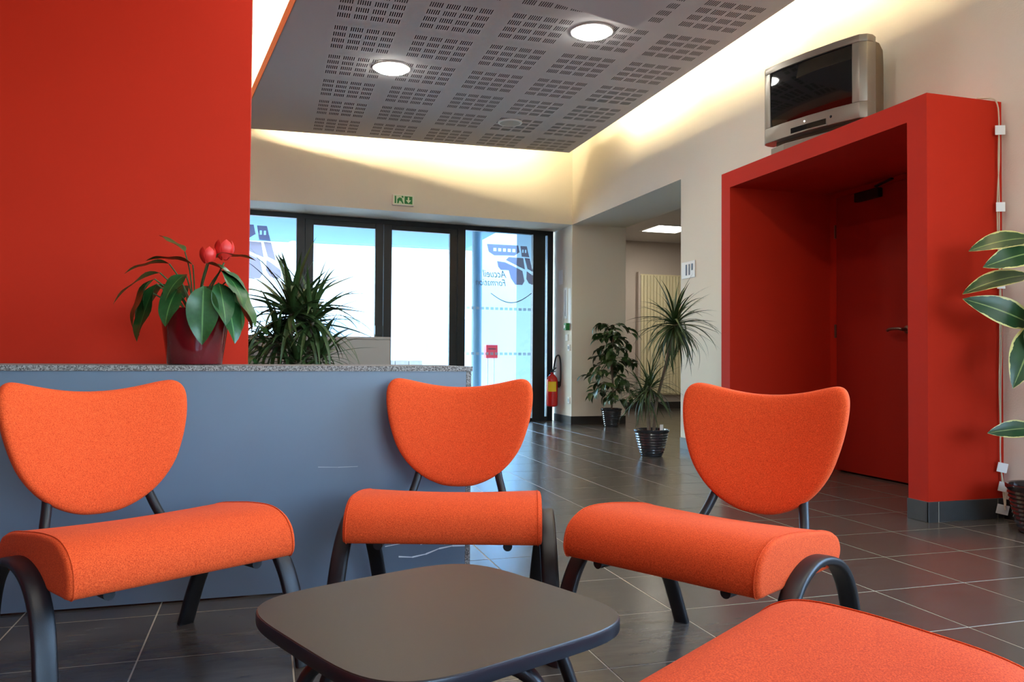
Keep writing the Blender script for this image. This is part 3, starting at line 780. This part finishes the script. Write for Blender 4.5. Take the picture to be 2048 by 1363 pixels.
def ribbed_pot(parent, rb, rt_, h, m, ribs=9):
    pr = [(rb * .96, 0), (rb, .006)]
    for k in range(ribs * 4 + 1):
        t = k / (ribs * 4); r = rb + (rt_ - rb) * t ** .75
        pr.append((r + .0028 * math.cos(k * math.pi / 2), .008 + (h - .03) * t))
    pr += [(rt_ + .007, h - .018), (rt_ + .008, h - .004), (rt_ + .002, h), (rt_ - .008, h - .004), (rt_ - .012, h - .03)]
    MB().lathe(pr, 36).build('pot', MT[m], parent, smooth=50)
    MB().lathe([(rt_ - .0125, h - .035), (rt_ * .5, h - .025), (.002, h - .022)], 24).build('soil', MT['soil'], parent, smooth=60)

blades = [leaf_mesh('blade_leaf', 1, .052, 'leaf_drac', d, .25, 'blade', 10) for d in (.35, .65, 1.0)]
wide = [leaf_mesh('blade_leaf', 1, .072, 'leaf_drac', d, .25, 'blade', 10) for d in (.3, .55, .9)]
# dracaena with two stems in a ribbed pot
dp = thing('dracaena_plant', 'two-stemmed dracaena in a dark ribbed pot on the open floor', 'potted plant', (3.178, 6.306, 0))
ribbed_pot(dp, .09, .145, .232, 'darkpot')
rnd = random.Random(11)
MB().tube(catmull([(.02, 0, .2), (.05, .01, .45), (.07, -.08, .70), (.07, -.20, .95), (.065, -.29, 1.11)]), [.014 - .00015 * i for i in range(25)], 8).build('stem', MT['bark'], dp, smooth=60)
MB().tube(catmull([(-.03, 0, .2), (-.035, 0, .35), (-.025, -.01, .50), (-.02, -.01, .60)]), .012, 8).build('stem', MT['bark'], dp, smooth=60)
MB().tube(catmull([(.0, .03, .2), (-.01, .04, .38), (-.03, .05, .55)]), .010, 8).build('stem', MT['bark'], dp, smooth=60)
crown(dp, (.065, -.29, 1.09), 125, .405, blades, rnd, -60)
crown(dp, (-.02, -.01, .56), 65, .31, blades, rnd, -45)
crown(dp, (-.05, .05, .50), 55, .30, blades, rnd, -45)
MB().box(.055, .085, -.05, -.046, .19, .27).build('plant_tag', MT['white'], dp)
# spiky dracaena and a small-leaved plant on the floor between counter and partition
td = thing('dracaena_plant', 'bushy spiky dracaena between the grey counter and the taupe partition', 'potted plant', (.125, 4.16, 0))
ribbed_pot(td, .12, .16, .50, 'darkpot', 12)
for k, (x, y_, z, n, L) in enumerate(((-.01, 0, 1.02, 70, .37), (.09, -.03, .98, 60, .34), (-.07, .03, .88, 50, .30), (.13, -.05, .80, 44, .29), (.02, -.06, .78, 40, .27))):
    MB().tube(catmull([(x * .3, y_ * .3, .46), (x * .7, y_ * .7, .46 + (z - .46) * .5), (x, y_, z + .03)]), .012, 8).build('stem', MT['bark'], td, smooth=60)
    crown(td, (x, y_, z), n, L, wide, rnd, -30)
rnd = random.Random(5)
sm = leaf_mesh('small_leaf', .085, .040, 'leaf_ficus', .5, .2, 'oval', 6)
ti = thing('shrub_plant', 'small-leaved shrub half hidden by the red wall beside the spiky dracaena', 'potted plant', (-.20, 4.02, 0))
ribbed_pot(ti, .09, .12, .45, 'darkpot', 10)
for k in range(16):
    a = rnd.uniform(0, 6.28); e = Vector((.17 * math.cos(a), .12 * math.sin(a), rnd.uniform(.74, 1.04)))
    MB().tube(catmull([(0, 0, .42), (e.x * .5, e.y * .5, .42 + (e.z - .42) * .6), e]), .003, 5).build('stem', MT['stem'], ti)
    for q in range(12):
        t = .35 + .65 * (q + 1) / 12
        put_leaf(sm, ti, (e.x * t + rnd.uniform(-.02, .02), e.y * t + rnd.uniform(-.02, .02), .42 + (e.z - .42) * t), rnd.uniform(0, 6.28), rnd.uniform(-.7, .5), rnd.uniform(.7, 1.15))
# weeping fig by the passage jamb
fg = thing('weeping_fig', 'bushy small-leaved fig in a dark ribbed pot by the passage', 'potted plant', (4.064, 9.15, 0))
ribbed_pot(fg, .09, .125, .225, 'darkpot', 8)
MB().tube(catmull([(0, 0, .18), (.02, 0, .5), (.0, .01, .85), (.05, 0, 1.22)]), .012, 8).build('trunk', MT['bark'], fg, smooth=60)
fm = leaf_mesh('fig_leaf', .135, .060, 'leaf_ficus', .6, .2, 'oval', 6)
cnt = 0
for k in range(33):
    z = .30 + .98 * k / 33 + rnd.uniform(-.03, .03); a = k * 2.4 + rnd.uniform(-.4, .4)
    ln = (.40 if z < .55 else .34 if z < 1.0 else .40 - .25 * (z - .6)) * rnd.uniform(.7, 1.1)
    if math.sin(a) > .2: ln *= .8
    p0 = Vector((.01, 0, z)); e = Vector((ln * math.cos(a), ln * .8 * math.sin(a), z + .10 * (1.1 - z) + rnd.uniform(-.10, .06)))
    MB().tube(catmull([p0, (p0 + e) / 2 + Vector((0, 0, .05)), e]), .0035, 5).build('branch', MT['bark'], fg)
    for q in range(9):
        t = (q + 2) / 10; pt = p0.lerp(e, t) + Vector((rnd.uniform(-.03, .03), rnd.uniform(-.03, .03), .05 * math.sin(math.pi * t) + rnd.uniform(-.02, .02)))
        put_leaf(fm, fg, pt, a + rnd.uniform(-1.3, 1.3), R(rnd.uniform(-60, 15)), rnd.uniform(.75, 1.15), rnd.uniform(-.6, .6)); cnt += 1
# variegated rubber plant at the cream wall
rp = thing('rubber_plant', 'variegated rubber plant in a dark brown ribbed pot beside the red surround', 'potted plant', (3.60, 3.0, 0))
ribbed_pot(rp, .10, .150, .235, 'brownpot', 10)
MB().tube(catmull([(0, 0, .2), (.02, 0, .6), (.0, 0, 1.0), (.02, 0, 1.42)]), .011, 8).build('stem', MT['stem'], rp, smooth=60)
rm = leaf_mesh('rubber_leaf', .30, .125, 'leaf_rubber', .35, .16, 'oval', 12)
for z, az, el, sc in ((1.40, 170, -2, 1.02), (1.33, 186, -10, .98), (1.22, 168, -4, 1.14), (.98, 172, 24, 1.15), (.98, 200, -48, 1.2), (.48, 172, -2, .72), (1.08, 215, -62, 1.1), (1.2, 280, -20, 1), (.9, 300, -10, 1), (1.38, 250, 25, .95), (.75, 250, -20, .95), (1.15, 230, -45, .9), (1.42, 330, 60, .7)):
    a = R(az); p = Vector((.01, 0, z))
    q = p + Vector((math.cos(a) * .06, math.sin(a) * .06, .03))
    MB().tube([p, q], .004, 6).build('petiole', MT['stem'], rp)
    put_leaf(rm, rp, q, a, R(el), sc, R(-58 - 25 * math.sin(z * 40) if az < 200 else -30))
# flowering plant on the counter
fl = thing('flowering_plant', 'glossy-leaved plant with two red flowers in an oxblood pot on the counter', 'potted plant', (-.255, 3.22, .7987))
MB().lathe([(.088, 0), (.096, .004), (.110, .10), (.121, .185), (.123, .205), (.116, .207), (.112, .18)], 40).build('pot', MT['redpot'], fl, smooth=50)
MB().lathe([(.111, .178), (.05, .185), (.002, .186)], 24).build('soil', MT['soil'], fl, smooth=60)
ll = [leaf_mesh('lily_leaf', 1, .52, 'leaf_lily', d, .18, 'oval', 12, .15) for d in (.2, .5, .9)]
# (tip azimuth, base point, elevation, length, mesh)
LV = [(186, (-.09, -.03, .37), 4, .16, 1), (190, (-.12, -.04, .335), -18, .20, 1), (200, (-.135, -.06, .31), -48, .20, 1), (212, (-.125, -.09, .29), -64, .22, 0), (200, (-.16, -.06, .27), -74, .17, 0),
      (246, (-.055, -.09, .27), -40, .16, 1), (268, (.035, -.12, .285), -76, .215, 0), (298, (.085, -.09, .30), -60, .17, 0),
      (322, (.09, -.06, .35), -32, .18, 1), (335, (.12, -.05, .32), -52, .21, 0), (350, (.10, 0, .30), -48, .19, 1), (8, (.05, 0, .395), 22, .17, 1), (175, (-.01, -.02, .37), 24, .17, 1), (150, (-.04, .0, .42), 38, .13, 0),
      (345, (.04, -.04, .375), -14, .18, 1), (20, (.10, .03, .28), -34, .19, 1), (60, (.03, .08, .30), -10, .19, 1), (120, (-.05, .07, .30), -15, .19, 1), (315, (.11, -.08, .25), -66, .18, 0), (165, (-.10, .03, .30), -30, .19, 1), (235, (-.03, -.06, .33), -25, .15, 1)]
for az, p, el, L, k in LV:
    MB().tube(catmull([(p[0] * .15, p[1] * .15, .18), (p[0] * .5, p[1] * .5, p[2] * .75 + .02), p]), .0028, 6).build('petiole', MT['stem'], fl)
    put_leaf(ll[k], fl, p, R(az), R(el), L)
for x, y_, z, r in ((.042, -.03, .375, .030), (.098, .0, .395, .036)):
    MB().tube(catmull([(0, 0, .18), (x * .6, y_, .30), (x, y_, z - .01)]), .0035, 6).build('flower_stem', MT['stem'], fl)
    for k in range(5):
        a0 = k * 2 * math.pi / 5; rings = []
        for i in range(8):
            t = i / 7; rad = r * (math.sin(math.pi * (t * .72 + .08)) ** .7); w = .95 * math.sin(math.pi * min(1, t * .9 + .1)) ** .6
            rings.append([(x + rad * math.cos(a0 + w * q), y_ + rad * math.sin(a0 + w * q), z + t * r * 2.1) for q in (-.8, -.4, 0, .4, .8)])
        MB().rings(rings, False, False, False).build('petal', MT['petal'], fl, smooth=80, recalc=False)

# ================================================================== TELEVISION
tv = thing('television', 'silver widescreen tube television on top of the red door surround', 'television', (3.412, 4.435, 2.2265), math.atan2(-.26, .966) - math.pi / 2 + math.pi)
# local axes: +Y towards the wall, -Y is the front, X along the set
tv.rotation_euler = (0, 0, R(-75))
def tvx(w, yf, z0, z1, bow, n=9):
    return [(x, yf - bow * (1 - (2 * x / w) ** 2)) for x in [-w / 2 + w * i / (n - 1) for i in range(n)]]
W_, Z0, Z1 = .80, .085, .60
m = MB()
outer = [(-.392, .06), (-.405, .01), (-.395, -.03), (-.36, -.062), (-.2, -.082), (0, -.088), (.2, -.082), (.36, -.062), (.395, -.03), (.405, .01), (.392, .06)]
ins = [(-.30, -.069), (-.15, -.080), (0, -.083), (.15, -.080), (.30, -.069)]
m.prism(outer, Z0, Z0 + .10); m.prism(outer, Z1 - .045, Z1)
m.prism([(-.392, .06), (-.405, .01), (-.395, -.03), (-.36, -.062), (-.315, -.068), (-.315, .06)], Z0 + .10, Z1 - .045)
m.prism([(.392, .06), (.315, .06), (.315, -.068), (.36, -.062), (.395, -.03), (.405, .01)], Z0 + .10, Z1 - .045)
m.build('front_bezel', MT['silver'], tv, smooth=40, bevel=.003)
sc_ = MB(); g = 12; rr = []
for i in range(g + 1):
    z = Z0 + .101 + (Z1 - Z0 - .147) * i / g
    rr.append([(-.314 + .628 * k / 16, -.056 - .026 * (1 - ((k - 8) / 8) ** 2 * .7 - .3 * ((i - g / 2) / (g / 2)) ** 2), z) for k in range(17)])
sc_.rings(rr, False, False, False); sc_.build('screen', MT['screen'], tv, smooth=60, recalc=False)
MB().rings([[(-w, y_, .095), (w, y_, .095), (w, y_, zt), (w * .9, y_, zt + .012), (-w * .9, y_, zt + .012), (-w, y_, zt)] for w, y_, zt in ((.385, .0605, .575), (.388, .10, .568), (.382, .145, .535), (.36, .185, .475), (.318, .22, .39), (.26, .24, .30))]).build('rear_shell', MT['darkplastic'], tv, smooth=35)
MB().prism([(-.34, .10), (-.34, -.03), (-.2, -.07), (.2, -.07), (.34, -.03), (.34, .10)], 0, .05).build('plinth', MT['silver'], tv, bevel=.004)
MB().box(-.30, .30, -.02, .09, .05, .085).build('neck', MT['darkplastic'], tv)
MB().prism([(-.13, -.086), (0, -.0905), (.14, -.087), (.14, -.08), (-.13, -.08)], Z0 + .012, Z0 + .047).build('control_flap', MT['screen'], tv)
MB().prism([(-.14, -.088), (0, -.098), (.15, -.089), (.15, -.08), (-.14, -.08)], Z0 + .001, Z0 + .010).build('flap_ledge', MT['silver'], tv)
lt = MB().lathe([(.006, 0), (.005, .003), (.001, .004)], 12).build('standby_light', emat('led', (1, 1, .9, 1), 3), tv, smooth=60); lt.matrix_local = Matrix.Translation((-.02, -.0875, Z0 + .068)) @ Matrix.Rotation(math.pi / 2, 4, 'X')
bt = MB().lathe([(.009, 0), (.007, .003)], 12).build('button', MT['screen'], tv, smooth=60); bt.matrix_local = Matrix.Translation((.175, -.0835, Z0 + .05)) @ Matrix.Rotation(math.pi / 2, 4, 'X')
# ---- television cables taped to the wall
cb = thing('television_cable', 'cream cables taped down the wall edge beside the red surround', 'cable', (XW(3.35) - .045, 3.335, 0))
rnd = random.Random(2)
for k in range(2):
    pts = [(-.10, .05 + .02 * k, 2.236), (-.02, .03, 2.238), (.0, .012, 2.20)] + [(.006 * k + rnd.uniform(-.008, .008), .01, 2.1 - .2 * i) for i in range(10)] + [(.01 + .01 * k, .0, .12), (-.0, -.02, .05 + .02 * k)]
    MB().tube(catmull(pts, 4), .0035, 6).build('cable', MT['cable'], cb, smooth=60)
for z, w in ((2.06, .05), (1.65, .045), (1.24, .04), (.27, .05), (.17, .04), (.05, .06)):
    o = MB().box(-w / 2, w / 2, -.004, -.001, -.025, .025).build('tape_patch', MT['tape'], cb); o.location = (0, -.002, z); o.rotation_euler = (0, 0, R(-25)) if z > .4 else (0, R(12), R(-25))

# ================================================================== OUTSIDE
struct(MB().box(-30, 40, 10.36, 60, -.16, -.02).build('ground', MT['paving']))
struct(MB().box(-12, 3.77, 10.36, 15.5, 3.0, 3.3).build('canopy', MT['canopy']))
c = thing('canopy_column', 'blue-grey round column under the entrance canopy', 'column', (3.336, 13.0, 0))
MB().lathe([(.085, 0.05), (.085, 2.95)], 24).build('shaft', MT['bluecol'], c, smooth=40); MB().lathe([(.12, -.02), (.12, .05)], 24).build('base_plate', MT['bluecol'], c, smooth=40); MB().lathe([(.11, 2.95), (.11, 3.0)], 24).build('cap_plate', MT['bluecol'], c, smooth=40)
struct(MB().box(3.78, 4.0, 10.36, 12.2, 0, 3.3).build('wall_outer', MT['bluecol']))
struct(MB().box(4.1, 12, 16.0, 16.3, -.1, 6).build('wall_outer_far', mat('pale_blue_render', rgb(176, 206, 222), .8)))
b = thing('white_building', 'pale building across the forecourt seen through the glass', 'building', (2, 34, 0))
MB().box(-16, 14, 0, 6, 0, 5.5).build('wall', MT['facade'], b); MB().box(-16.2, 14.2, -.3, 6.2, 5.5, 5.8).build('roof_edge', MT['bluecol'], b)
for k in range(6):
    f_ = MB().box(-14 + k * 4.6, -12 + k * 4.6, -.06, .02, 1.0, 2.6).build('window', MT['white'], b); MB().box(-13.9 + k * 4.6, -12.1 + k * 4.6, -.08, -.062, 1.1, 2.5).build('pane', MT['steel'], f_)
w = thing('stone_bench', 'low grey stone block wall outside the glass doors', 'low wall', (2.2, 17.5, 0))
rnd = random.Random(3)
for r_ in range(4):
    for k in range(6):
        o = MB().box(-.145, .145, -.15, .15, .005, .195).build('stone', MT['brick'], w, bevel=.01); o.location = (-.75 + .3 * k + (.15 if r_ % 2 else 0), rnd.uniform(-.01, .01), .2 * r_ - .02)
s = thing('bicycle_stand', 'galvanised bicycle stand hoop outside the glass doors', 'bicycle stand', (1.75, 15.2, 0))
MB().tube(catmull([(-.3, 0, -.02), (-.3, 0, .62), (-.22, 0, .72), (.32, 0, .72), (.4, 0, .62), (.4, 0, -.02)], 5), .02, 8).build('hoop', MT['steel'], s, smooth=60)
MB().box(-.34, -.26, -.04, .04, -.02, -.008).build('foot_plate', MT['steel'], s); MB().box(.36, .44, -.04, .04, -.02, -.008).build('foot_plate', MT['steel'], s)
p = thing('red_letter_box', 'red box on two thin posts outside the entrance glass', 'letter box', (3.86, 14.0, 0))
MB().box(-.11, .11, -.08, .08, .83, 1.07).build('box', MT['postred'], p, bevel=.01); MB().box(-.07, .07, -.086, -.081, .99, 1.005).build('slot', MT['rubber'], p)
for x in (-.06, .06): MB().tube([(x, 0, -.02), (x, 0, .83)], .012, 8).build('post', MT['steel'], p, smooth=60)
